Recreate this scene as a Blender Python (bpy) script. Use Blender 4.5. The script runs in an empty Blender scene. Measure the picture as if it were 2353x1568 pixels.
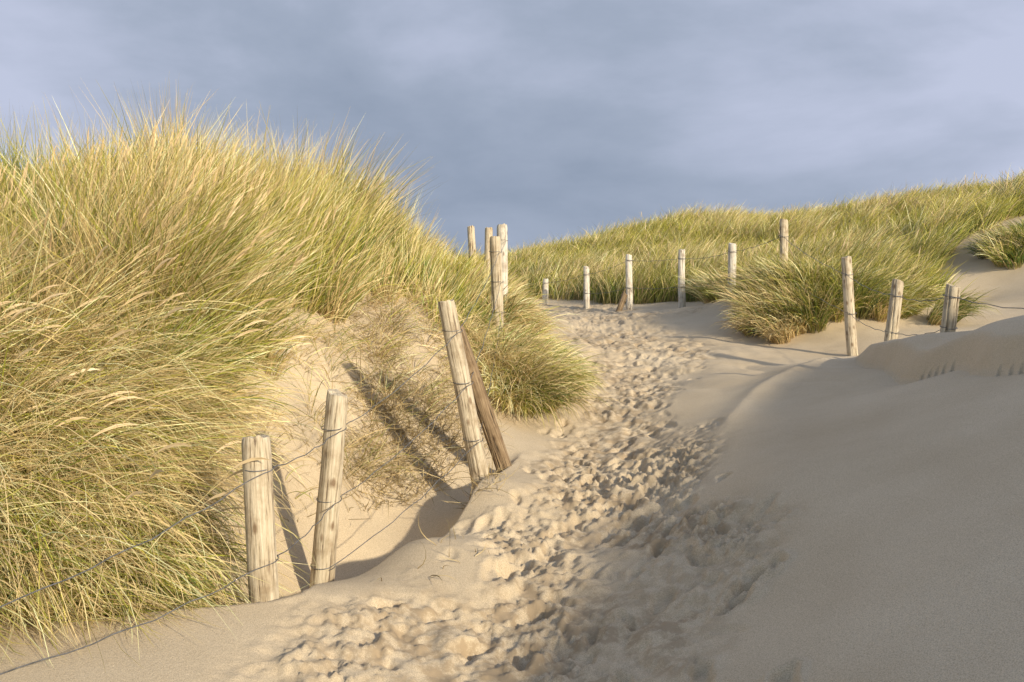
import bpy, math, numpy as np
from mathutils import Vector, Matrix
rng = np.random.default_rng(7)
sc = bpy.context.scene
COL = sc.collection
sc.view_settings.view_transform='Standard'; sc.view_settings.look='None'; sc.view_settings.exposure=0

# ------------------------------------------------------------ noise
def _h(ix,iy,s):
    n = (ix.astype(np.int64)*374761393 + iy.astype(np.int64)*668265263 + s*974634777) & 0xffffffff
    n = ((n ^ (n>>13))*1274126177) & 0xffffffff
    n = n ^ (n>>16)
    return (n & 0xffff)/65535.0
def vn(x,y,s=0):
    x=np.asarray(x,float); y=np.asarray(y,float)
    ix=np.floor(x); iy=np.floor(y); fx=x-ix; fy=y-iy
    fx=fx*fx*fx*(fx*(fx*6-15)+10); fy=fy*fy*fy*(fy*(fy*6-15)+10)
    a=_h(ix,iy,s); b=_h(ix+1,iy,s); c=_h(ix,iy+1,s); d=_h(ix+1,iy+1,s)
    return (a*(1-fx)+b*fx)*(1-fy)+(c*(1-fx)+d*fx)*fy*1.0 - 0.5
def fbm(x,y,s=0,o=4):
    v=0; a=1; t=0
    x,y=x*.8-y*.6, x*.6+y*.8
    for i in range(o):
        v=v+a*vn(x*2**i+i*13.7,y*2**i-i*7.3,s+i); t+=a; a*=.5
    return v/t
def sst(a,b,x):
    t=np.clip((x-a)/(b-a),0,1); return t*t*(3-2*t)
def polyd(x,y,P):
    best=np.full(x.shape,1e9); sg=np.zeros(x.shape); fr=np.zeros(x.shape); n=len(P)-1
    for i in range(n):
        ax,ay=P[i];bx,by=P[i+1]; dx,dy=bx-ax,by-ay; l2=dx*dx+dy*dy
        t=np.clip(((x-ax)*dx+(y-ay)*dy)/l2,0,1)
        ex=x-ax-t*dx; ey=y-ay-t*dy; d=np.hypot(ex,ey); s=np.sign(ex*dy-ey*dx)
        k=d<best; best=np.where(k,d,best); sg=np.where(k,s,sg); fr=np.where(k,(i+t)/n,fr)
    return best*sg,fr
def smoothline(P,m=40):
    P=np.array(P,float); t=np.linspace(0,len(P)-1,m); i=np.clip(t.astype(int),0,len(P)-2); f=(t-i)[:,None]
    Pm=P[np.clip(i-1,0,None)];P1=P[i];P2=P[i+1];P3=P[np.clip(i+2,None,len(P)-1)]
    return .5*((2*P1)+(-Pm+P2)*f+(2*Pm-5*P1+4*P2-P3)*f**2+(-Pm+3*P1-3*P2+P3)*f**3)

# ------------------------------------------------------------ terrain control heights (metres)
CP = np.array([
(0,0,.12),(0,1.5,.15),(-2,0,.2),(-4,0,.4),(2,0,.9),(-2,2,.25),(2,2,.85),(0,3.7,.26),(0,4.4,.33),(-1.2,3.5,.3),
(.55,5.6,.47),(.69,7,.65),(1.08,9,.97),(1.7,12,1.29),(.76,14,1.48),(1.66,17,1.75),(.61,19,1.81),(2.75,12,1.29),
(-2.06,4.0,.36),(-1.43,4.2,.37),(-1.0,4.3,.37),(-.85,4.6,.36),(-.5,5.2,.44),(-.2,6.2,.58),
(-1.1,4.8,.2),(-1.0,5.3,.12),(-.9,5.8,.14),(-.55,6.1,.28),(-.35,6.7,.5),
(-.95,6.4,.42),(-1.17,6.3,.70),(-1.46,7,1.11),(-.9,7.5,1.08),(-1.21,8.5,1.7),(-.65,8.5,1.5),(-1.36,9,2.0),
(-2.7,7.5,2.17),(-1.55,9.3,2.2),(-1.2,10,2.08),(-.66,12,1.85),(-3.4,6.5,1.52),(-2.8,5.5,1.22),(-2.47,4.8,.8),(-2.16,4.4,.42),
(-1.84,4.8,.58),(-2.3,6,1.38),(-1.76,7,1.5),(-1.5,5.5,.7),(-1.49,4.8,.4),
(-3,11,2.1),(-3,16,1.9),(-10,10,2.0),(-6,5,1.4),(-5,8,1.85),(-10,3,1.2),(-.135,10,1.42),(-.1,11,1.6),(-.33,14,1.9),(-.6,14.5,2.0),
(.29,9,.97),(.05,9.3,1.12),(.47,8.7,.9),(0,8.2,.81),(0,7.5,.71),(.5,11,1.2),(.3,12.5,1.42),(.2,16,1.7),
(2.63,10.5,1.1),(3.55,10.5,1.19),(3.07,7.6,1.2),(3.41,8.0,1.36),(3.19,6.2,1.36),(3.54,6.9,1.5),(3.34,9.5,1.22),
(3.75,8.3,1.40),(3.72,9.8,1.3),(3.93,11.5,1.2),
(1.38,5.5,.76),(1.0,4,.445),(2.16,6,.97),(1.61,3.6,.74),(1.44,2.8,.61),(2.17,4.2,.98),(.65,3.5,.33),(1.83,8,.90),(2.6,7.5,1.08),
(3.5,4,1.55),(5,6,2.1),(4.6,8,1.55),(5.2,10,1.45),(5,3,2.6),(6,4.3,3.0),(7.5,4,3.7),(7.2,5.6,3.2),(3,0,1.6),(2.5,-2,1.2),(4.3,-1.2,2.55),(5,0,2.85),(5.6,-2,3.1),(4,-4,2.8),(8,2,4.1),(8,-6,3.6),(0,-4,.6),(-4,-4,.6),(8,8,2.2),  # unseen dune to the right and behind the camera, heights shaped to cast shade
(3.55,13,1.5),(3.8,13.7,1.95),(4.6,13.8,1.9),(3.0,13,1.35),(3.2,14.5,1.75),
(3.31,15,1.94),(2.9,17,1.86),(2.06,17.5,1.81),(1.42,19,1.87),(.67,20,1.95),
(5.4,13,1.6),(5.4,14,1.8),(5.4,17,2.3),(6.5,16,2.1),(7.3,16,1.9),(6.7,13,1.6),(9.26,18,3.1),(9.4,20,3.5),(8,14,1.9),(10,15,2.6),(12,18,3.6),
(0,30,3.1),(4.8,30,4.3),(8.9,28,4.2),(12.4,24,4.65),(1.3,24,2.5),(4.6,25,3.2),(7.6,21,2.9),(2.8,20,2.1),(20,24,5.7),(20,14,3.5),(20,34,4.7),
(-4,22,2.2),(-8,30,2.6),(0,36,3.0),(8,36,3.6),(-12,20,2.2),(14,30,5.0),(-1.5,30,2.9),(-5,30,2.6),
],float)
C2=.2**2
def phi(d2): return np.sqrt(d2+C2)
n=len(CP)
D2=((CP[:,None,:2]-CP[None,:,:2])**2).sum(-1)
A=np.zeros((n+3,n+3)); A[:n,:n]=phi(D2)-np.eye(n)*0.01
A[:n,n]=1;A[:n,n+1:]=CP[:,:2];A[n,:n]=1;A[n+1:,:n]=CP[:,:2].T
W=np.linalg.solve(A,np.r_[CP[:,2],0,0,0])
def rbf(x,y):
    sh=x.shape; x=x.ravel(); y=y.ravel(); o=np.empty_like(x)
    for i in range(0,len(x),100000):
        xs_=x[i:i+100000]; ys_=y[i:i+100000]
        K=phi((xs_[:,None]-CP[None,:,0])**2+(ys_[:,None]-CP[None,:,1])**2)
        o[i:i+100000]=K@W[:n]+W[n]+W[n+1]*xs_+W[n+2]*ys_
    return o.reshape(sh)
PC=np.array([(2,-.15,.85),(3,0,.85),(4.4,.2,.75),(5.6,.47,.68),(7,.68,.62),(9,1.0,.5),(12,1.4,.9),(15,1.6,1.0),(19,1,.9)])
LIP=smoothline([(-2.6,3.95),(-1.7,4.12),(-1.02,4.28),(-.88,4.6),(-.64,5.05),(-.45,5.5),(-.24,6.1),(-.05,6.75),(.1,7.4)])
BANK=smoothline([(3.95,11.2),(3.45,10.0),(3.22,9.0),(3.1,8.2),(2.98,7.5),(3.1,6.9),(3.02,6.3),(3.35,5.5),(3.9,5.0)])
CREST=smoothline([(4.4,11.6),(3.3,10.3),(2.5,9.1),(1.9,8.1),(1.5,7.2),(1.25,6.4)])
def height(x,y):
    r=np.hypot(x-3,(y-14))
    w=1-sst(24,44,r)
    z=np.where(w>0, rbf(np.clip(x,-40,45),np.clip(y,-30,60)), 0)
    far=1.2+1.2*fbm(x/30,y/30,5,3)
    z=z*w+far*(1-w)
    z=z+fbm(x*.9,y*.9,11,4)*.09*sst(1.5,8,np.abs(y-5)+np.abs(x)*.6)
    near=(np.abs(x-1)<6)&(y>2)&(y<14)
    if near.any():
        xn=x[near]; yn=y[near]; dz=np.zeros(xn.shape)
        s,f=polyd(xn+.06*fbm(xn*2.5,yn*2.5,13,3),yn,LIP); wv=sst(.02,.3,f)*(1-sst(.85,1,f))
        dz+=wv*np.where(s>0, .055*np.exp(-s/.18), .055-.26*(1-np.exp(s/.09))*np.exp(s/.7))
        s,f=polyd(xn+.05*fbm(xn*2,yn*2,14,2),yn,BANK); s=-s; wv=sst(0,.25,f)*(1-sst(.85,1,f))
        dz+=wv*np.where(s>0, .17*sst(-.02,.13,s)*np.exp(-np.clip(s-.3,0,9)/.8), -.04*np.exp(s/.2))
        s,f=polyd(xn,yn,CREST); wv=sst(0,.25,f)*(1-sst(.5,1,f))
        dz+=wv*.08*np.exp(-np.sqrt(s*s+.0008)/.2)
        pc=np.interp(yn,PC[:,0],PC[:,1]); pw=np.interp(yn,PC[:,0],PC[:,2])
        dz-=.08*np.exp(-((xn-pc)/pw)**2)*sst(2.2,3.5,yn)*(1-sst(10,13,yn))
        z=z.copy(); z[near]+=dz
    return z
gx0,gy0,gs=-16,-4,.06
GX=np.arange(gx0,26,gs); GY=np.arange(gy0,42,gs)
XX,YY=np.meshgrid(GX,GY); HC=height(XX,YY)
def Hq(x,y):
    fx=np.clip((x-gx0)/gs,0,len(GX)-1.01); fy=np.clip((y-gy0)/gs,0,len(GY)-1.01)
    i=fx.astype(int); j=fy.astype(int); a=fx-i; b=fy-j
    return (HC[j,i]*(1-a)+HC[j,i+1]*a)*(1-b)+(HC[j+1,i]*(1-a)+HC[j+1,i+1]*a)*b

def grow(start,step,end,g=1.12):
    o=[];v=start;s=step
    while abs(v-start)<end:
        s*=g; v+=s; o.append(v)
    return o
xs=list(reversed(grow(-4,-.05,500)))+list(np.arange(-4,-1.6,.04))+list(np.arange(-1.6,-.9,.02))+list(np.arange(-.9,1.9,.0125))+list(np.arange(1.9,3.6,.022))+list(np.arange(3.6,6,.04))+grow(6,.04,500,1.08)
ys=list(reversed(grow(2.3,-.05,200)))+list(np.arange(2.3,8.5,.0135))+list(np.arange(8.5,13,.022))+list(np.arange(13,22,.06))+grow(22,.08,800,1.05)
xs=np.array(xs); ys=np.array(ys)
X,Y=np.meshgrid(xs,ys)
Z=height(X,Y)
# trampled path
pc=np.interp(Y,PC[:,0],PC[:,1]); pw=np.interp(Y,PC[:,0],PC[:,2])
nn=fbm(X*1.3,Y*1.3,31,3)
M=1-sst(.6,1.25,np.abs(X-pc)/pw+nn*1.3)
M*=sst(1.6,2.3,Y)*(1-sst(18.5,20.5,Y))
M0=M*sst(-.25,.2,fbm(X*2.2,Y*1.6,33,3)+.05)
pat=.3+.7*sst(-.14,.16,fbm(X*1.9,Y*1.2,37,3))
dist=sst(6.5,9,Y)
amp=1.15-.35*dist+.5*sst(.2,.8,X-pc+.2)*(1-dist)   # rougher on the shaded side of the track
cl=np.abs(fbm(X*4,Y*3.2,41,3))*2
Z+=M*(.05*cl-.02)
Z-=M*pat*amp*(.022*sst(-.02,.13,fbm(X*8,Y*6.5,45,4))*(1-.4*dist)+.010*sst(.0,.12,fbm(X*17,Y*13,47,3)))
Z+=M*pat*amp*(.014*sst(.12,.17,fbm(X*30,Y*26,49,2))*(1-dist*.5)+.036*fbm(X*18,Y*15,48,4))
Z+=M*dist*.045*fbm(X*9,Y*5,46,4)
Z+=(1-M)*(.006*fbm(X*3,Y*2.5,51,3))
Ms=sst(1.3,2,X)*(1-sst(2.6,3.3,X))*sst(7.8,8.8,Y)*(1-sst(12,14,Y))
Z+=Ms*.11*np.abs(fbm(X*1.6+Y*.5,Y*1.1,53,2))
def stamp(cx,cy,ang,L,Wd,dep,rag=.6,rim=.35):
    R=L*1.3
    i0,i1=np.searchsorted(xs,[cx-R,cx+R]); j0,j1=np.searchsorted(ys,[cy-R,cy+R])
    if i1-i0<3 or j1-j0<3: return
    x=X[j0:j1,i0:i1]-cx; y=Y[j0:j1,i0:i1]-cy
    u=x*math.cos(ang)+y*math.sin(ang); v=-x*math.sin(ang)+y*math.cos(ang)
    wd=Wd*(1+.25*u/L*2)
    r=np.sqrt((u/(L/2))**2+(v/(wd/2))**2)+rag*fbm(X[j0:j1,i0:i1]*15,Y[j0:j1,i0:i1]*15,int(cx*997)%91,4)
    Z[j0:j1,i0:i1]+= -dep*(1-sst(.45,1.08,r)) + dep*rim*np.exp(-((r-1.2)/.22)**2)*(.6+.8*sst(-.2,.6,u/L))
for k in range(440):
    cy=2.5+rng.random()**1.25*14.5
    c=np.interp(cy,PC[:,0],PC[:,1]); w=np.interp(cy,PC[:,0],PC[:,2])
    cx=c+rng.normal()*.48*w
    s_=.55+.55*rng.random()
    fr_=cy>7.5
    stamp(cx,cy,math.pi/2-.25+rng.normal()*.5,.26*s_,.11*s_,(.012+.026*rng.random())*(1 if not fr_ else .75),1.2,.22 if not fr_ else .1)
for (cx,cy,a) in [(.98,4.28,.5),(1.12,4.37,.4),(.93,4.2,.6),(1.04,4.34,.3),(.95,5.2,1.2),(.92,3.35,1.3)]:
    stamp(cx,cy,a,.2,.1,.04,1.0)

def mesh_obj(name,V,F=None,quads=None,smooth=True):
    me=bpy.data.meshes.new(name)
    if quads is not None:
        nv=len(V); nf=len(quads)
        me.vertices.add(nv); me.vertices.foreach_set('co',np.asarray(V,np.float32).ravel())
        me.loops.add(nf*4); me.loops.foreach_set('vertex_index',np.asarray(quads,np.int32).ravel())
        me.polygons.add(nf); me.polygons.foreach_set('loop_start',np.arange(0,nf*4,4,dtype=np.int32))
        me.polygons.foreach_set('loop_total',np.full(nf,4,np.int32))
        me.polygons.foreach_set('use_smooth',np.full(nf,smooth))
        me.update(calc_edges=True)
    else:
        me.from_pydata([tuple(v) for v in V],[],F)
        for p in me.polygons: p.use_smooth=smooth
        me.update()
    ob=bpy.data.objects.new(name,me); COL.objects.link(ob); return ob

ny,nx=X.shape
idx=np.arange(nx*ny).reshape(ny,nx)
Q=np.stack([idx[:-1,:-1],idx[:-1,1:],idx[1:,1:],idx[1:,:-1]],-1).reshape(-1,4)
ground=mesh_obj('ground',np.stack([X,Y,Z],-1).reshape(-1,3),quads=Q)
ground['kind']='structure'; ground['label']='pale windblown dune sand with trampled footpath'; ground['category']='sand dune'
at=ground.data.attributes.new('trample','FLOAT','POINT'); at.data.foreach_set('value',M0.ravel().astype(np.float32))

# ------------------------------------------------------------ materials
def mat(name):
    m=bpy.data.materials.new(name); m.use_nodes=True; nt=m.node_tree; nt.nodes.clear()
    return m,nt,nt.nodes.new,nt.links.new
def ramp(nt,pts):
    r=nt.nodes.new('ShaderNodeValToRGB'); e=r.color_ramp.elements
    while len(e)<len(pts): e.new(.5)
    for a,(p,c) in zip(e,pts): a.position=p; a.color=(*c,1)
    return r
def noise(nt,vec,scale,detail=4,rough=.6):
    t=nt.nodes.new('ShaderNodeTexNoise'); t.inputs['Scale'].default_value=scale; t.inputs['Detail'].default_value=detail; t.inputs['Roughness'].default_value=rough
    nt.links.new(vec,t.inputs['Vector']); return t

m,nt,N,L=mat('dry_sand')
out=N('ShaderNodeOutputMaterial'); bs=N('ShaderNodeBsdfPrincipled'); bs.inputs['Roughness'].default_value=.95
bs.inputs['Specular IOR Level'].default_value=.15
tc=N('ShaderNodeTexCoord'); vec=tc.outputs['Object']
n1=noise(nt,vec,.9,5); r1=ramp(nt,[(.3,(.56,.45,.305)),(.7,(.66,.548,.392))]); L(n1.outputs['Fac'],r1.inputs['Fac'])
n2=noise(nt,vec,220,2,.7); r2=ramp(nt,[(.32,(.62,.60,.58)),(.55,(1,1,1)),(.75,(1.16,1.16,1.14))]); L(n2.outputs['Fac'],r2.inputs['Fac'])
mx=N('ShaderNodeMix'); mx.data_type='RGBA'; mx.blend_type='MULTIPLY'; mx.inputs[0].default_value=.9
L(r1.outputs['Color'],mx.inputs[6]); L(r2.outputs['Color'],mx.inputs[7])
att=N('ShaderNodeAttribute'); att.attribute_name='trample'
n3=noise(nt,vec,9,6,.7); r3=ramp(nt,[(.44,(0,0,0)),(.56,(1,1,1))]); L(n3.outputs['Fac'],r3.inputs['Fac'])
mu=N('ShaderNodeMath'); mu.operation='MULTIPLY'; L(att.outputs['Fac'],mu.inputs[0]); L(r3.outputs['Color'],mu.inputs[1])
mu2=N('ShaderNodeMath'); mu2.operation='MULTIPLY'; L(mu.outputs[0],mu2.inputs[0]); mu2.inputs[1].default_value=.9
mx2=N('ShaderNodeMix'); mx2.data_type='RGBA'; L(mu2.outputs[0],mx2.inputs[0]); L(mx.outputs[2],mx2.inputs[6]); mx2.inputs[7].default_value=(.37,.28,.18,1)
L(mx2.outputs[2],bs.inputs['Base Color'])
bn=noise(nt,vec,70,5,.75); bp=N('ShaderNodeBump'); bp.inputs['Strength'].default_value=.55; bp.inputs['Distance'].default_value=.007
L(bn.outputs['Fac'],bp.inputs['Height']); L(bp.outputs[0],bs.inputs['Normal'])
L(bs.outputs[0],out.inputs['Surface'])
ground.data.materials.append(m)

m,nt,N,L=mat('marram_blades'); GR=m
out=N('ShaderNodeOutputMaterial'); a=N('ShaderNodeAttribute'); a.attribute_name='Col'
d=N('ShaderNodeBsdfDiffuse'); t=N('ShaderNodeBsdfTranslucent'); g=N('ShaderNodeBsdfGlossy'); g.inputs['Roughness'].default_value=.45; g.inputs['Color'].default_value=(.9,.9,.8,1)
L(a.outputs['Color'],d.inputs['Color']); L(a.outputs['Color'],t.inputs['Color'])
m1=N('ShaderNodeMixShader'); m1.inputs[0].default_value=.12; L(d.outputs[0],m1.inputs[1]); L(t.outputs[0],m1.inputs[2])
m2=N('ShaderNodeMixShader'); m2.inputs[0].default_value=.05; L(m1.outputs[0],m2.inputs[1]); L(g.outputs[0],m2.inputs[2])
L(m2.outputs[0],out.inputs['Surface'])

def wood(name,c0,c1,c2):
    m,nt,N,L=mat(name)
    out=N('ShaderNodeOutputMaterial'); bs=N('ShaderNodeBsdfPrincipled'); bs.inputs['Roughness'].default_value=.85
    tc=N('ShaderNodeTexCoord'); oi=N('ShaderNodeObjectInfo')
    off=N('ShaderNodeVectorMath'); off.operation='ADD'
    cb=N('ShaderNodeCombineXYZ'); mm=N('ShaderNodeMath'); mm.operation='MULTIPLY'; mm.inputs[1].default_value=37; L(oi.outputs['Random'],mm.inputs[0]); L(mm.outputs[0],cb.inputs[0]); L(mm.outputs[0],cb.inputs[2])
    L(tc.outputs['Object'],off.inputs[0]); L(cb.outputs[0],off.inputs[1])
    mp=N('ShaderNodeMapping'); mp.inputs['Scale'].default_value=(1,1,.06); L(off.outputs[0],mp.inputs['Vector'])
    a=noise(nt,mp.outputs[0],70,6,.65); ra=ramp(nt,[(.34,c0),(.45,c1),(.64,c2)]); L(a.outputs['Fac'],ra.inputs['Fac'])
    b=noise(nt,off.outputs[0],9,4,.6); rb=ramp(nt,[(.3,(.6,.53,.46)),(.52,(1,1,1))]); L(b.outputs['Fac'],rb.inputs['Fac'])
    x=N('ShaderNodeMix'); x.data_type='RGBA'; x.blend_type='MULTIPLY'; x.inputs[0].default_value=.85; L(ra.outputs['Color'],x.inputs[6]); L(rb.outputs['Color'],x.inputs[7])
    mp2=N('ShaderNodeMapping'); mp2.inputs['Scale'].default_value=(1,1,.45); L(off.outputs[0],mp2.inputs['Vector'])
    v=N('ShaderNodeTexVoronoi'); v.inputs['Scale'].default_value=13; L(mp2.outputs[0],v.inputs['Vector'])
    rv=ramp(nt,[(.09,(.3,.2,.13)),(.2,(1,1,1))]); L(v.outputs['Distance'],rv.inputs['Fac'])
    y=N('ShaderNodeMix'); y.data_type='RGBA'; y.blend_type='MULTIPLY'; y.inputs[0].default_value=.8; L(x.outputs[2],y.inputs[6]); L(rv.outputs['Color'],y.inputs[7])
    L(y.outputs[2],bs.inputs['Base Color'])
    bp=N('ShaderNodeBump'); bp.inputs['Strength'].default_value=1; bp.inputs['Distance'].default_value=.01; L(a.outputs['Fac'],bp.inputs['Height']); L(bp.outputs[0],bs.inputs['Normal'])
    L(bs.outputs[0],out.inputs['Surface']); return m
WP=wood('weathered_pale_wood',(.14,.10,.065),(.50,.415,.29),(.68,.595,.45))
WW=wood('bleached_wood',(.24,.20,.155),(.62,.57,.48),(.76,.71,.63))
WD=wood('damp_brown_wood',(.05,.035,.02),(.22,.15,.085),(.36,.265,.16))
m,nt,N,L=mat('galvanised_wire'); WI=m
out=N('ShaderNodeOutputMaterial'); bs=N('ShaderNodeBsdfPrincipled'); bs.inputs['Metallic'].default_value=.4; bs.inputs['Roughness'].default_value=.6
tc=N('ShaderNodeTexCoord'); a=noise(nt,tc.outputs['Object'],30,3); r=ramp(nt,[(.35,(.11,.11,.11)),(.7,(.25,.25,.26))]); L(a.outputs['Fac'],r.inputs['Fac']); L(r.outputs['Color'],bs.inputs['Base Color']); L(bs.outputs[0],out.inputs['Surface'])

# ------------------------------------------------------------ fence posts
def post(name,base,top,rad,material,label,group=None,split=None,seed=0,embed=.3,slant=0.):
    r_=np.random.default_rng(seed+100)
    base=Vector(base); top=Vector(top); ax=(top-base).normalized(); Lh=(top-base).length
    S=48; NR=60
    V=[];F=[]
    th=np.arange(S)/S*2*math.pi
    cr=[(r_.random()*6.28,.010+.012*r_.random(),.06+.05*r_.random(),r_.random()) for _ in range(5)]
    cr.append((-1.57+r_.normal()*.5,.013,.055,.2))
    if split is not None: cr.append((split,.035,.11,.5))
    for k in range(NR):
        t=k/(NR-1); z=-embed+t*(Lh+embed)
        R=rad*(1.06-.1*t)*(1+.07*vn(np.array(z*3.),np.array(seed*3.1),3))
        rr=R*(1+.12*fbm(np.cos(th)*1.5+seed,np.sin(th)*1.5+z*2.2,seed,3))
        for (a0,dep,wd,ph) in cr:
            aa=a0+.25*math.sin(z*3+ph*9)
            da=(th-aa+math.pi)%(2*math.pi)-math.pi
            env=1 if dep>.03 else max(0,math.sin(z*2.3/1.0+ph*6))
            rr=rr-dep*env*np.exp(-(da/wd)**2)*(t if dep>.03 else 1)
        if k==NR-1: rr=rr*.94
        cx_=.006*math.sin(z*4+seed); 
        for a_,q in zip(th,rr):
            zz=z
            if k>=NR-2:
                zz=z+ (.022*vn(np.array(a_*2.2),np.array(seed*1.7),9)) + slant*math.cos(a_-.7)*rad - (0 if k==NR-1 else .010)
            V.append((q*math.cos(a_)+cx_,q*math.sin(a_),float(zz)))
    for k in range(NR-1):
        for j in range(S):
            F.append((k*S+j,k*S+(j+1)%S,(k+1)*S+(j+1)%S,(k+1)*S+j))
    b=len(V)
    for j in range(S):
        x,y,z=V[(NR-1)*S+j]; V.append((x*.5,y*.5,z*.5+Lh*.5+.002+.003*r_.random()))
    V.append((0,0,Lh+.001))
    for j in range(S):
        F.append(((NR-1)*S+j,(NR-1)*S+(j+1)%S,b+(j+1)%S,b+j)); F.append((b+j,b+(j+1)%S,b+S))
    ob=mesh_obj(name,V,F); ob.data.materials.append(material)
    try: ob.data.set_sharp_from_angle(angle=math.radians(50))
    except Exception: pass
    ob.location=base; ob.rotation_mode='QUATERNION'; ob.rotation_quaternion=ax.to_track_quat('Z','Y')
    ob['label']=label; ob['category']='fence post'; 
    if group: ob['group']=group
    return ob
GL='wooden posts of the fence along the grassy dune'
GF='wooden posts of the fence along the open sand'
left=[((-1.75,3.0,.28),(-1.75,3.0,1.0)),((-1.09,4.4,.33),(-1.135,4.4,1.09)),((-1.02,5.3,.1),(-.93,5.32,1.22)),((-.2,6.5,.55),(-.43,6.52,1.73)),
 ((-.135,10,1.4),(-.17,10,2.45)),((-.1,11,1.6),(-.11,11,2.67)),((-.33,14,1.85),(-.33,14,2.92)),((-.53,14.5,1.9),(-.6,14.5,2.99))]
LB=['weathered round fence post at the edge of the sand','short pale round fence post on the sand lip','split and cracked pale fence post standing in a hollow','tall leaning fence post strung with wire','tall fence post rising from marram grass','bleached thick fence post behind another post','thin fence post among dune grass','thin slightly tilted fence post among dune grass']
for i,(b,t) in enumerate(left):
    post('fence_post',b,t,[.058,.064,.062,.06,.059,.06,.056,.056][i],WW if i in(5,) else WP,LB[i],GL,split=(-1.15 if i==2 else None),seed=i,slant=[0,.12,.3,.1,0,.1,0,.1][i])
post('leaning_brace_post',(-.06,6.9,.6),(-.37,6.8,1.53),.055,WD,'dark brown half-rotted post leaning against the fence',GL,split=-2.0,seed=21,slant=.8)
right=[((.67,20,1.9),(.67,20,2.46)),((1.42,19,1.8),(1.42,19,2.65)),((2.06,17.5,1.75),(2.06,17.5,2.77)),((2.9,17,1.8),(2.9,17,2.83)),((3.31,15,1.85),(3.32,15,2.78)),
 ((3.82,14,1.8),(3.82,14,3.03)),((3.94,11.5,1.1),(3.86,11.5,2.35)),((3.70,9.8,1.2),(3.80,9.8,2.01)),((3.60,8.3,1.3),(3.68,8.3,1.9))]
LR=['short bleached fence post half buried in sand','bleached fence post at the foot of grassy dunes','bleached fence post beside a broken stake','bleached fence post in a sandy hollow','white weathered fence post beside a grass hummock','fence post rising behind a grass tussock','tall pale fence post tilted on open sand','pale fence post with dark wet side','short fence post with dark stained side on sand ridge']
for i,(b,t) in enumerate(right):
    post('fence_post',b,t,.06,WP if i>4 else WW,LR[i],GF,seed=40+i,slant=.15*(i%3))
post('broken_stake',(1.85,17.35,1.75),(1.98,17.4,2.1),.05,WD,'short dark broken stake leaning on a fence post',None,seed=71,slant=.8)['category']='stake'

# ------------------------------------------------------------ wires
def wire(points,label,group,side=1,r=.0026,rad=.066):
    P=[]
    pts=[Vector(p) for p in points]
    for i,p in enumerate(pts):
        a0=-.9 if side>0 else -2.2
        if i>0:
            q=P[-1]; tgt=p+Vector((math.cos(a0)*rad,math.sin(a0)*rad,0))
            for s in range(1,16):
                u=s/16; v=q.lerp(tgt,u); v.z-=.045*4*u*(1-u)*min(1.5,(tgt-q).length)/1.5
                v.x+=.004*math.sin(s*2.1+i); v.z+=.005*math.sin(s*1.7+i*2); P.append(v)
        for s in range(20):
            a=a0+2*math.pi*s/19; P.append(p+Vector((math.cos(a)*rad,math.sin(a)*rad,.012*math.sin(a*1)+.012*s/19)))
    V=[];F=[];k=5
    for i,p in enumerate(P):
        d=(P[min(i+1,len(P)-1)]-P[max(i-1,0)]).normalized()
        u=d.cross(Vector((0.02,.03,1))).normalized(); w=d.cross(u)
        for j in range(k):
            a=j/k*6.283; V.append(p+(u*math.cos(a)+w*math.sin(a))*r)
    for i in range(len(P)-1):
        for j in range(k): F.append((i*k+j,i*k+(j+1)%k,(i+1)*k+(j+1)%k,(i+1)*k+j))
    ob=mesh_obj('fence_wire',V,F); ob.data.materials.append(WI); ob['label']=label; ob['category']='wire'; ob['group']=group
wl='thin galvanised wire strung between weathered wooden fence posts'
wire([(-1.75,3,.68),(-1.12,4.4,.95),(-.95,5.31,1.03),(-.39,6.52,1.54),(-.165,10,2.3),(-.11,11,2.5)],wl,'fence wires')
wire([(-1.75,3,.5),(-1.1,4.4,.55),(-.975,5.31,.65),(-.32,6.51,1.2),(-.15,10,2.0)],wl,'fence wires')
wire([(-1.005,5.3,.3),(-.255,6.5,.83),(-.14,10,1.7)],wl,'fence wires')
wire([(.67,20,2.38),(1.42,19,2.5),(2.06,17.5,2.68),(2.9,17,2.68),(3.32,15,2.65),(3.82,14,2.8),(3.875,11.5,2.15),(3.78,9.8,1.86),(3.665,8.3,1.81),(3.75,6.4,1.68)],wl,'fence wires',side=-1,r=.0034)
wire([(1.42,19,2.15),(2.06,17.5,2.2),(2.9,17,2.2),(3.31,15,2.25),(3.82,14,2.3),(3.91,11.5,1.7),(3.74,9.8,1.5),(3.64,8.3,1.55)],wl,'fence wires',side=-1,r=.0034)

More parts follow.
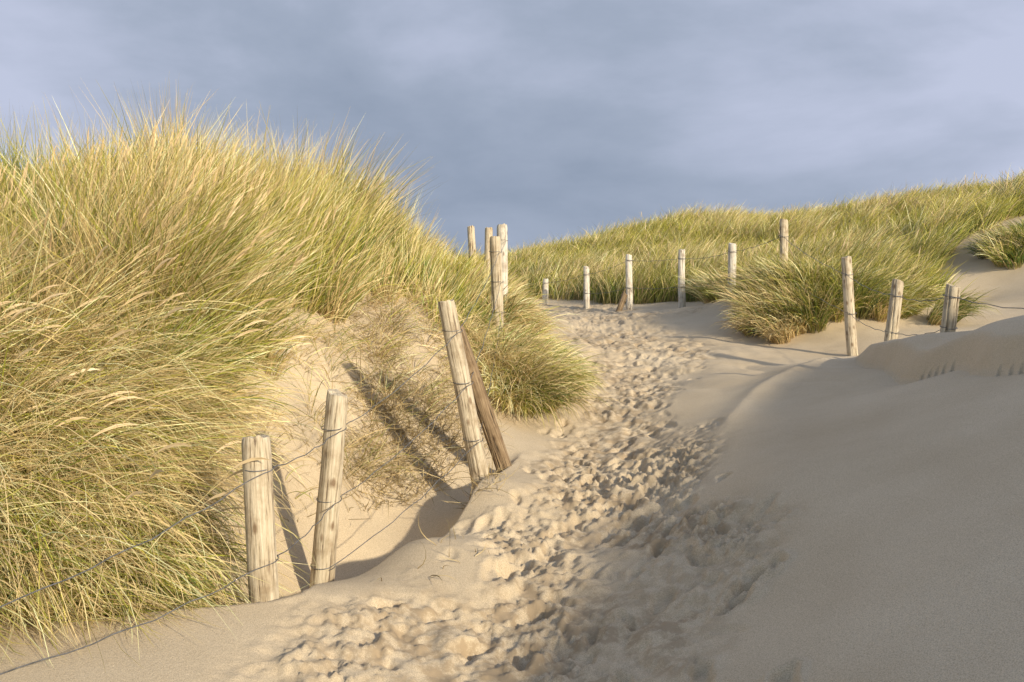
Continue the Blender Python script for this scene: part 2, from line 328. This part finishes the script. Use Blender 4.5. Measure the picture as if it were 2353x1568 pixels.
# ------------------------------------------------------------ grass
def inpoly(x,y,P):
    P=np.array(P); r=np.zeros(len(x),bool); j=len(P)-1
    for i in range(len(P)):
        xi,yi=P[i];xj,yj=P[j]
        c=((yi>y)!=(yj>y))&(x<(xj-xi)*(y-yi)/(yj-yi+1e-12)+xi); r^=c; j=i
    return r
STRAW=np.array([.80,.62,.32]); DRY=np.array([.48,.34,.16]); GREEN=np.array([.095,.165,.033]); YG=np.array([.37,.38,.06]); YEL=np.array([.74,.54,.12]); BLUE=np.array([.085,.15,.07])
def blades(rx,ry,ln,hx,hy,th0,curl,w,cb,cm,ct,segs,floor=.015):
    n=len(rx); K=segs+1
    P=np.zeros((n,K,3)); P[:,0]=np.stack([rx,ry,Hq(rx,ry)-.02],-1)
    ph=np.arctan2(hy,hx); tw=rng.normal(size=n)*.5
    T=np.zeros((n,K,3))
    for k in range(K):
        t=k/segs; th=th0+curl*t**1.25; p=ph+tw*t
        T[:,k]=np.stack([np.sin(th)*np.cos(p),np.sin(th)*np.sin(p),np.cos(th)],-1)
    for k in range(1,K):
        P[:,k]=P[:,k-1]+T[:,k-1]*(ln/segs)[:,None]
        hz=Hq(P[:,k,0],P[:,k,1])+floor*(1+3*rng.random(n))
        P[:,k,2]=np.maximum(P[:,k,2],hz)
    rv=rng.normal(size=(n,3)); 
    V=np.zeros((n,K,2,3)); C=np.ones((n,K,4),np.float32)
    for k in range(K):
        t=k/segs
        s=np.cross(T[:,k],rv); s/=np.linalg.norm(s,axis=1)[:,None]+1e-9
        ww=w*(.75+.5*t)*(1-t**2.2*.93)
        V[:,k,0]=P[:,k]-s*ww[:,None]/2; V[:,k,1]=P[:,k]+s*ww[:,None]/2
        a=sst(.0,.35,np.full(n,t))[:,None]; b=sst(.6,1,np.full(n,t))[:,None]
        C[:,k,:3]=(cb*(1-a)+cm*a)*(1-b)+ct*b
    i=(np.arange(n)*K*2)[:,None]+np.arange(segs)[None,:]*2
    Qd=np.stack([i,i+1,i+3,i+2],-1).reshape(-1,4)
    return V.reshape(-1,3),Qd,np.repeat(C[:,:,None,:],2,2).reshape(-1,4)
def build(name,parts):
    V=[];Q_=[];C=[];o=0
    for v,q,c in parts: V.append(v);Q_.append(q+o);C.append(c);o+=len(v)
    V=np.concatenate(V);Q_=np.concatenate(Q_);C=np.concatenate(C)
    ob=mesh_obj(name,V,quads=Q_,smooth=True)
    ca=ob.data.color_attributes.new('Col','FLOAT_COLOR','POINT'); ca.data.foreach_set('color',C.astype(np.float32).ravel())
    ob.data.materials.append(GR); print(name,len(Q_)); return ob
def colours(n,straw,tint,bright=1.):
    u=rng.random(n); dead=(u<straw)[:,None]
    y=np.clip(tint+rng.normal(size=n)*.28,0,1)[:,None]
    blu=(rng.random(n)<.15)[:,None]
    g=np.where(blu,BLUE,GREEN)*(1-y)+YG*y
    j=(.65+.7*rng.random(n))[:,None]*bright
    sm=STRAW*(.7+.5*rng.random(n))[:,None]
    cm=np.where(dead,sm,g)*j
    cb=np.where(dead,DRY,DRY*.5+g*.5)*j
    ct=np.where(dead,STRAW*1.05,g*.5+YEL*.5)*j
    return np.clip(cb,0,.85),np.clip(cm,0,.85),np.clip(ct,0,.85)
def tussocks(cx,cy,nb,rad,ln,wind,radial,th0,curl,wid,straw,tint,segs):
    n=len(cx); id=np.repeat(np.arange(n),nb); N_=len(id)
    st=straw+rng.normal(size=n)*.26; ti=tint+rng.normal(size=n)*.24
    dk=.70+.58*rng.random(n)
    a=rng.random(N_)*6.283; r=np.sqrt(rng.random(N_))
    rx=cx[id]+np.cos(a)*r*rad[id]; ry=cy[id]+np.sin(a)*r*rad[id]
    hx=wind[0][id]+radial*np.cos(a)*(.4+r)+rng.normal(size=N_)*.22; hy=wind[1][id]+radial*np.sin(a)*(.4+r)+rng.normal(size=N_)*.22
    hl=np.hypot(hx,hy)
    L_=ln[id]*(.45+.7*rng.random(N_))
    t0=th0[id]*(.4+.9*np.clip(hl,0,1.3))+np.abs(rng.normal(size=N_))*.13
    cu=curl[id]*(.35+1.1*rng.random(N_))
    cb,cm,ct=colours(N_,np.clip(st[id],.06,.95),np.clip(ti[id],0,1),dk[id][:,None])
    return blades(rx,ry,L_,hx,hy,t0,cu,wid[id]*(.6+.8*rng.random(N_)),cb,cm,ct,segs)
def seedheads(x,y,ln,hx,hy,th0,curl,scale=1.):
    n=len(x); K=9; ph=np.arctan2(hy,hx)
    P=np.zeros((n,K,3)); P[:,0]=np.stack([x,y,Hq(x,y)],-1); T=np.zeros((n,K,3))
    for k in range(K):
        th=th0+curl*(k/(K-1))**2
        T[:,k]=np.stack([np.sin(th)*np.cos(ph),np.sin(th)*np.sin(ph),np.cos(th)],-1)
    fr=np.array([0,.25,.5,.7,.80,.85,.91,.96,1.0]); wd=np.array([3,3,2.6,2.4,2.4,10,13,9,2])*.001*scale
    for k in range(1,K):
        P[:,k]=P[:,k-1]+T[:,k-1]*(ln*(fr[k]-fr[k-1]))[:,None]
        P[:,k,2]=np.maximum(P[:,k,2],Hq(P[:,k,0],P[:,k,1])+.1)
    parts=[]
    for q in range(2):
        rv=np.tile(np.array([[0,1,.1]]) if q==0 else np.array([[1,0,.1]]),(n,1))+rng.normal(size=(n,3))*.2
        V=np.zeros((n,K,2,3)); C=np.ones((n,K,4))
        for k in range(K):
            s=np.cross(T[:,k],rv); s/=np.linalg.norm(s,axis=1)[:,None]+1e-9
            V[:,k,0]=P[:,k]-s*wd[k]/2;V[:,k,1]=P[:,k]+s*wd[k]/2
            C[:,k,:3]=(np.array([.76,.60,.37]) if k>=4 else np.array([.6,.5,.25]))*(.85+.3*rng.random((n,1)))
        i=(np.arange(n)*K*2)[:,None]+np.arange(K-1)[None,:]*2
        parts.append((V.reshape(-1,3),np.stack([i,i+1,i+3,i+2],-1).reshape(-1,4),np.repeat(C[:,:,None,:],2,2).reshape(-1,4)))
    return parts

# --- grassy dune beside the path
PL=[(-5.2,3.5),(-3.0,3.95),(-2.3,4.2),(-1.85,4.45),(-1.76,4.9),(-1.8,5.6),(-1.8,6.2),(-1.75,7),(-1.55,7.8),(-1.32,8.5),(-1.05,8.9),(-.75,8.9),(-.5,8.7),(-.25,8.8),(.0,8.9),(.2,9.3),(.2,10.2),(.05,11.2),(-.1,12.6),(-.35,15.5),(-6,15.5),(-7,8)]
N0=3900
x=rng.uniform(-7,.5,N0);y=3+rng.random(N0)**1.15*12.5
jx=x+fbm(x*2,y*2,61,2)*.5; 
k=inpoly(jx,y,PL)&(x>-.56*y-1.2)&(y>3.7)
x=x[k];y=y[k]; print('tussocks left',len(x))
z=Hq(x,y)
low=1-sst(.6,1.8,z)
patch=fbm(x*.8,y*.8,71,3); patch2=fbm(x*1.7,y*1.7,75,2); big=(rng.random(len(x))<.14)
n_=len(x)
ln=.58+.42*rng.random(n_)+.3*patch+.12*low+.28*big; ln=ln*(1-.45*sst(-1.6,-1.05,x)*(y>8.3))
tongue=np.exp(-(((x+.9)/.5)**2+((y-8.9)/.6)**2)); ln*=1-.35*tongue
front=sst(-.75,-.5,x)*sst(8.3,8.6,y)*(1-sst(10.2,10.8,y)); ln*=1-.38*front
edge=sst(-2.2,-1.8,x)*(1-sst(6.8,7.6,y)); ln*=1-.25*edge
wx=.34+.55*low+.3*patch+.28*rng.normal(size=n_); wy=-.15-.35*low+.6*patch2+.28*rng.normal(size=n_)
b=sst(-.7,0,x)*sst(8,9,y); wx=wx*(1-b)+.7*b; wy=wy*(1-b)-.35*b
th0=np.abs(.18+.6*low+.2*b+.12*rng.normal(size=n_)); curl=.45+1.35*low+.8*b+.6*np.clip(patch2,0,1)
straw=.34+1.5*np.clip(patch,-.2,.45)+.36*low+.35*sst(7.8,9,y)*(1-sst(10,12,y))+.25*b+.3*edge; tint=.44+1.1*patch2+.15*low
wid=.0056+.0005*np.clip(y-5,0,10)
nb=np.where(y<8.5,135,100)
nb=(nb*(.5+.9*rng.random(n_))*(1+.6*big)).astype(int)
def rep_t(sel,segs): return tussocks(x[sel],y[sel],nb[sel],.08+.06*rng.random(sel.sum()),ln[sel],(wx[sel],wy[sel]),.42,th0[sel],curl[sel],wid[sel],straw[sel],tint[sel],segs)
parts=[rep_t(y<8,7),rep_t(y>=8,5)]
s=rng.choice(n_,640,p=(lambda q:q/q.sum())(sst(.9,2.0,z)*(y<7.8)+.16*(y<8.5)))
q=640
sx=x[s]+rng.normal(size=q)*.08; sy=y[s]+rng.normal(size=q)*.08; zz=Hq(sx,sy); lo=1-sst(.8,1.9,zz)
parts+=seedheads(sx,sy,.7+.26*rng.random(q)+.1*lo,1+0*sx,-.3+rng.normal(size=q)*.6,.12+.55*lo+.12*rng.random(q),.25+.9*lo+.3*rng.random(q),1.15)
N1=150; ox=rng.uniform(-1.7,-.2,N1); oy=rng.uniform(5.6,9,N1); kk=(Hq(ox,oy)>.5)&(ox<-.15-.45*(8.8-oy)*.6); ox=ox[kk];oy=oy[kk]; q=len(ox)
parts.append(tussocks(ox,oy,rng.integers(4,26,q),np.full(q,.06),.25+.3*rng.random(q),(np.full(q,.5),np.full(q,-.4)),.5,np.full(q,.6),np.full(q,1.4),np.full(q,.0045),np.full(q,.75),np.full(q,.6),5))
g=build('marram_grass',parts); g['kind']='stuff'; g['label']='dense windswept green and straw marram grass covering dune'; g['category']='grass'

def clump(x0,y0,sx,sy,nt_,nbl,lmean,wind,radial,label,straw=.35,tint=.45,wid=.007,seg=6,th=.35,cu=1.2):
    cx=x0+np.clip(rng.normal(size=nt_),-1.9,1.9)*sx; cy=y0+np.clip(rng.normal(size=nt_),-1.9,1.9)*sy
    dx=(cx-x0)/sx; dy=(cy-y0)/sy
    w0=wind[0]+dx*radial; w1=wind[1]+dy*radial
    p=tussocks(cx,cy,np.full(nt_,nbl),np.full(nt_,.12),lmean*(.75+.4*rng.random(nt_)),(w0,w1),.4,np.full(nt_,th),np.full(nt_,cu),np.full(nt_,wid),straw+.15*rng.normal(size=nt_)+.15*(-dx),tint+.15*rng.normal(size=nt_),seg)
    ob=build('marram_tussock',[p]); ob['label']=label; ob['category']='grass tussock'; return ob
clump(.06,8.95,.17,.3,38,170,.58,(.35,-.45),.35,'straw and green marram tussock spilling onto the path',straw=.68,wid=.0065,th=.5,cu=1.7)
clump(4.05,13.4,.38,.32,70,150,.7,(-.15,-.15),.4,'rounded green marram tussock on a sandy hummock',straw=.3,tint=.35,wid=.009)
clump(4.95,13.6,.35,.45,52,130,.6,(.25,-.3),.35,'low marram tussock trailing down a hummock flank',straw=.4,wid=.009,cu=1.5)
clump(3.5,13.1,.17,.25,24,120,.45,(-.6,-.3),.3,'straw coloured marram tussock trailing onto the sand',straw=.8,wid=.009,cu=1.6)
clump(3.75,16.0,.25,.5,36,130,.7,(-.15,-.1),.3,'green marram tussock behind a white fence post',straw=.3,wid=.010)
clump(9.05,17.4,.33,.33,34,120,.55,(-.2,-.2),.3,'dark green marram tussock on a shaded sand slope',straw=.1,tint=.15,wid=.011)

# --- far grassy dunes
PF=[(-8,21),(0,20.8),(1,20.9),(1.9,19.2),(2.6,18.6),(3.3,17.6),(4.1,16),(4.6,14.8),(5.4,14.6),(6.1,15.2),(6.7,16.4),(7.4,17.8),(8.4,19.4),(10.2,20.2),(13,20.8),(26,22),(26,36),(-8,36)]
N0=9500
y=14.5+rng.random(N0)**1.1*20; x=rng.uniform(-5,.6,N0)+rng.random(N0)*(y*.62)
jx=x+fbm(x,y,81,2)*.8; jy=y+fbm(x,y,83,2)*.8
k=inpoly(jx,jy,PF)&(x>-.12*y-1)&(x<.6*y+.5); x=x[k];y=y[k]; n_=len(x); print('tussocks far',n_)
patch=fbm(x*.35,y*.35,91,3); patch2=fbm(x*.9,y*.9,95,2)
hz=sst(2.2,3.6,Hq(x,y))
ln=.55+.3*rng.random(n_)+.9*patch2
p=tussocks(x,y,np.full(n_,46),np.full(n_,.2),ln,(.4+.3*patch2,-.1+.4*patch),.3,np.full(n_,.28),.6+.5*rng.random(n_),.010+.00025*(y-14),.34+.9*patch2+.5*patch,.5+.9*patch+.5*hz,4)
parts=[p]
s=rng.choice(n_,260); q=260; parts+=seedheads(x[s],y[s],.7+.2*rng.random(q),rng.normal(size=q)+.5,rng.normal(size=q)*.8,.1+.15*rng.random(q),.4*rng.random(q),1.2)
g=build('dune_grass',parts); g['kind']='stuff'; g['label']='yellow-green marram grass blanketing the higher dunes'; g['category']='grass'

# --- dead roots and litter on the eroded flank
n_=5600
cx=rng.normal(-.78,.38,n_); cy=7.2+rng.normal(size=n_)*.85+(-.5)*(cx+.7)
k=(Hq(cx,cy)>.38)&(cx>-1.75)&(cx<-.08); dens=fbm(cx*2.2,cy*1.6,101,2)>-.08; k&=dens; cx=cx[k];cy=cy[k]; n_=len(cx)
cb=DRY*(.35+.5*rng.random(n_))[:,None]; cm=STRAW*(.3+.4*rng.random(n_))[:,None]
a=rng.random(n_)*6.283
p=blades(cx,cy,.06+.32*rng.random(n_)**2,np.cos(a)+.2,np.sin(a)-.5,1.0+.5*rng.random(n_),rng.normal(size=n_)*1.2,np.full(n_,.0055),cb,cm,cm,6,floor=.006)
g=build('dead_roots',[p]); g['kind']='stuff'; g['label']='dry tangled dead grass roots on eroded sand flank'; g['category']='plant litter'

# ------------------------------------------------------------ light
el=math.radians(19); az=math.radians(141)
sd=Vector((math.sin(az)*math.cos(el),math.cos(az)*math.cos(el),math.sin(el)))
s=bpy.data.lights.new('sun','SUN'); s.energy=4.9; s.angle=math.radians(1.6); s.color=(1,.87,.65)
so=bpy.data.objects.new('sun',s); COL.objects.link(so); so.rotation_mode='QUATERNION'; so.rotation_quaternion=(-sd).to_track_quat('-Z','Y'); so.location=(10,-10,12)

w=bpy.data.worlds.new('World'); sc.world=w; w.use_nodes=True; nt=w.node_tree; nt.nodes.clear(); N=nt.nodes.new; L=nt.links.new
out=N('ShaderNodeOutputWorld'); sky=N('ShaderNodeTexSky'); sky.sky_type='NISHITA'; sky.sun_disc=False; sky.sun_elevation=el; sky.sun_rotation=az
bg1=N('ShaderNodeBackground'); bg1.inputs[1].default_value=.15; L(sky.outputs[0],bg1.inputs[0])
tc=N('ShaderNodeTexCoord'); sep=N('ShaderNodeSeparateXYZ'); L(tc.outputs['Generated'],sep.inputs[0])
mp=N('ShaderNodeMapping'); mp.inputs['Scale'].default_value=(1,1,2.4); mp.inputs['Location'].default_value=(.3,0,.2); mp.inputs['Rotation'].default_value=(0,.15,0); L(tc.outputs['Generated'],mp.inputs[0])
c1=noise(nt,mp.outputs[0],2.8,9,.53); c1.inputs['Distortion'].default_value=.15
ab=N('ShaderNodeMath'); ab.operation='ADD'; ab.inputs[1].default_value=-.02; L(sep.outputs['X'],ab.inputs[0])
sq=N('ShaderNodeMath'); sq.operation='MULTIPLY'; L(ab.outputs[0],sq.inputs[0]); L(ab.outputs[0],sq.inputs[1])
m1=N('ShaderNodeMath'); m1.operation='MULTIPLY_ADD'; L(sq.outputs[0],m1.inputs[0]); m1.inputs[1].default_value=.8; L(c1.outputs['Fac'],m1.inputs[2])
m2=N('ShaderNodeMath'); m2.operation='MULTIPLY_ADD'; L(sep.outputs['Z'],m2.inputs[0]); m2.inputs[1].default_value=.28; L(m1.outputs[0],m2.inputs[2])
rc=ramp(nt,[(.40,(.285,.345,.455)),(.56,(.36,.42,.54)),(.78,(.53,.58,.74))]); L(m2.outputs[0],rc.inputs['Fac'])
bg2=N('ShaderNodeBackground'); bg2.inputs[1].default_value=1.0; L(rc.outputs['Color'],bg2.inputs[0])
mr=N('ShaderNodeMapRange'); mr.inputs[1].default_value=-.3; mr.inputs[2].default_value=.25; L(sep.outputs['Y'],mr.inputs[0])
mix=N('ShaderNodeMixShader'); L(mr.outputs[0],mix.inputs[0]); L(bg1.outputs[0],mix.inputs[1]); L(bg2.outputs[0],mix.inputs[2]); L(mix.outputs[0],out.inputs[0])

# ------------------------------------------------------------ camera
cam=bpy.data.cameras.new('camera'); co=bpy.data.objects.new('camera',cam); COL.objects.link(co)
cam.lens=35; cam.sensor_width=36; cam.clip_end=2000; cam.clip_start=.05; cam.shift_y=-.0187
co.location=(0,0,1.6); co.rotation_euler=(math.radians(90),0,0); sc.camera=co
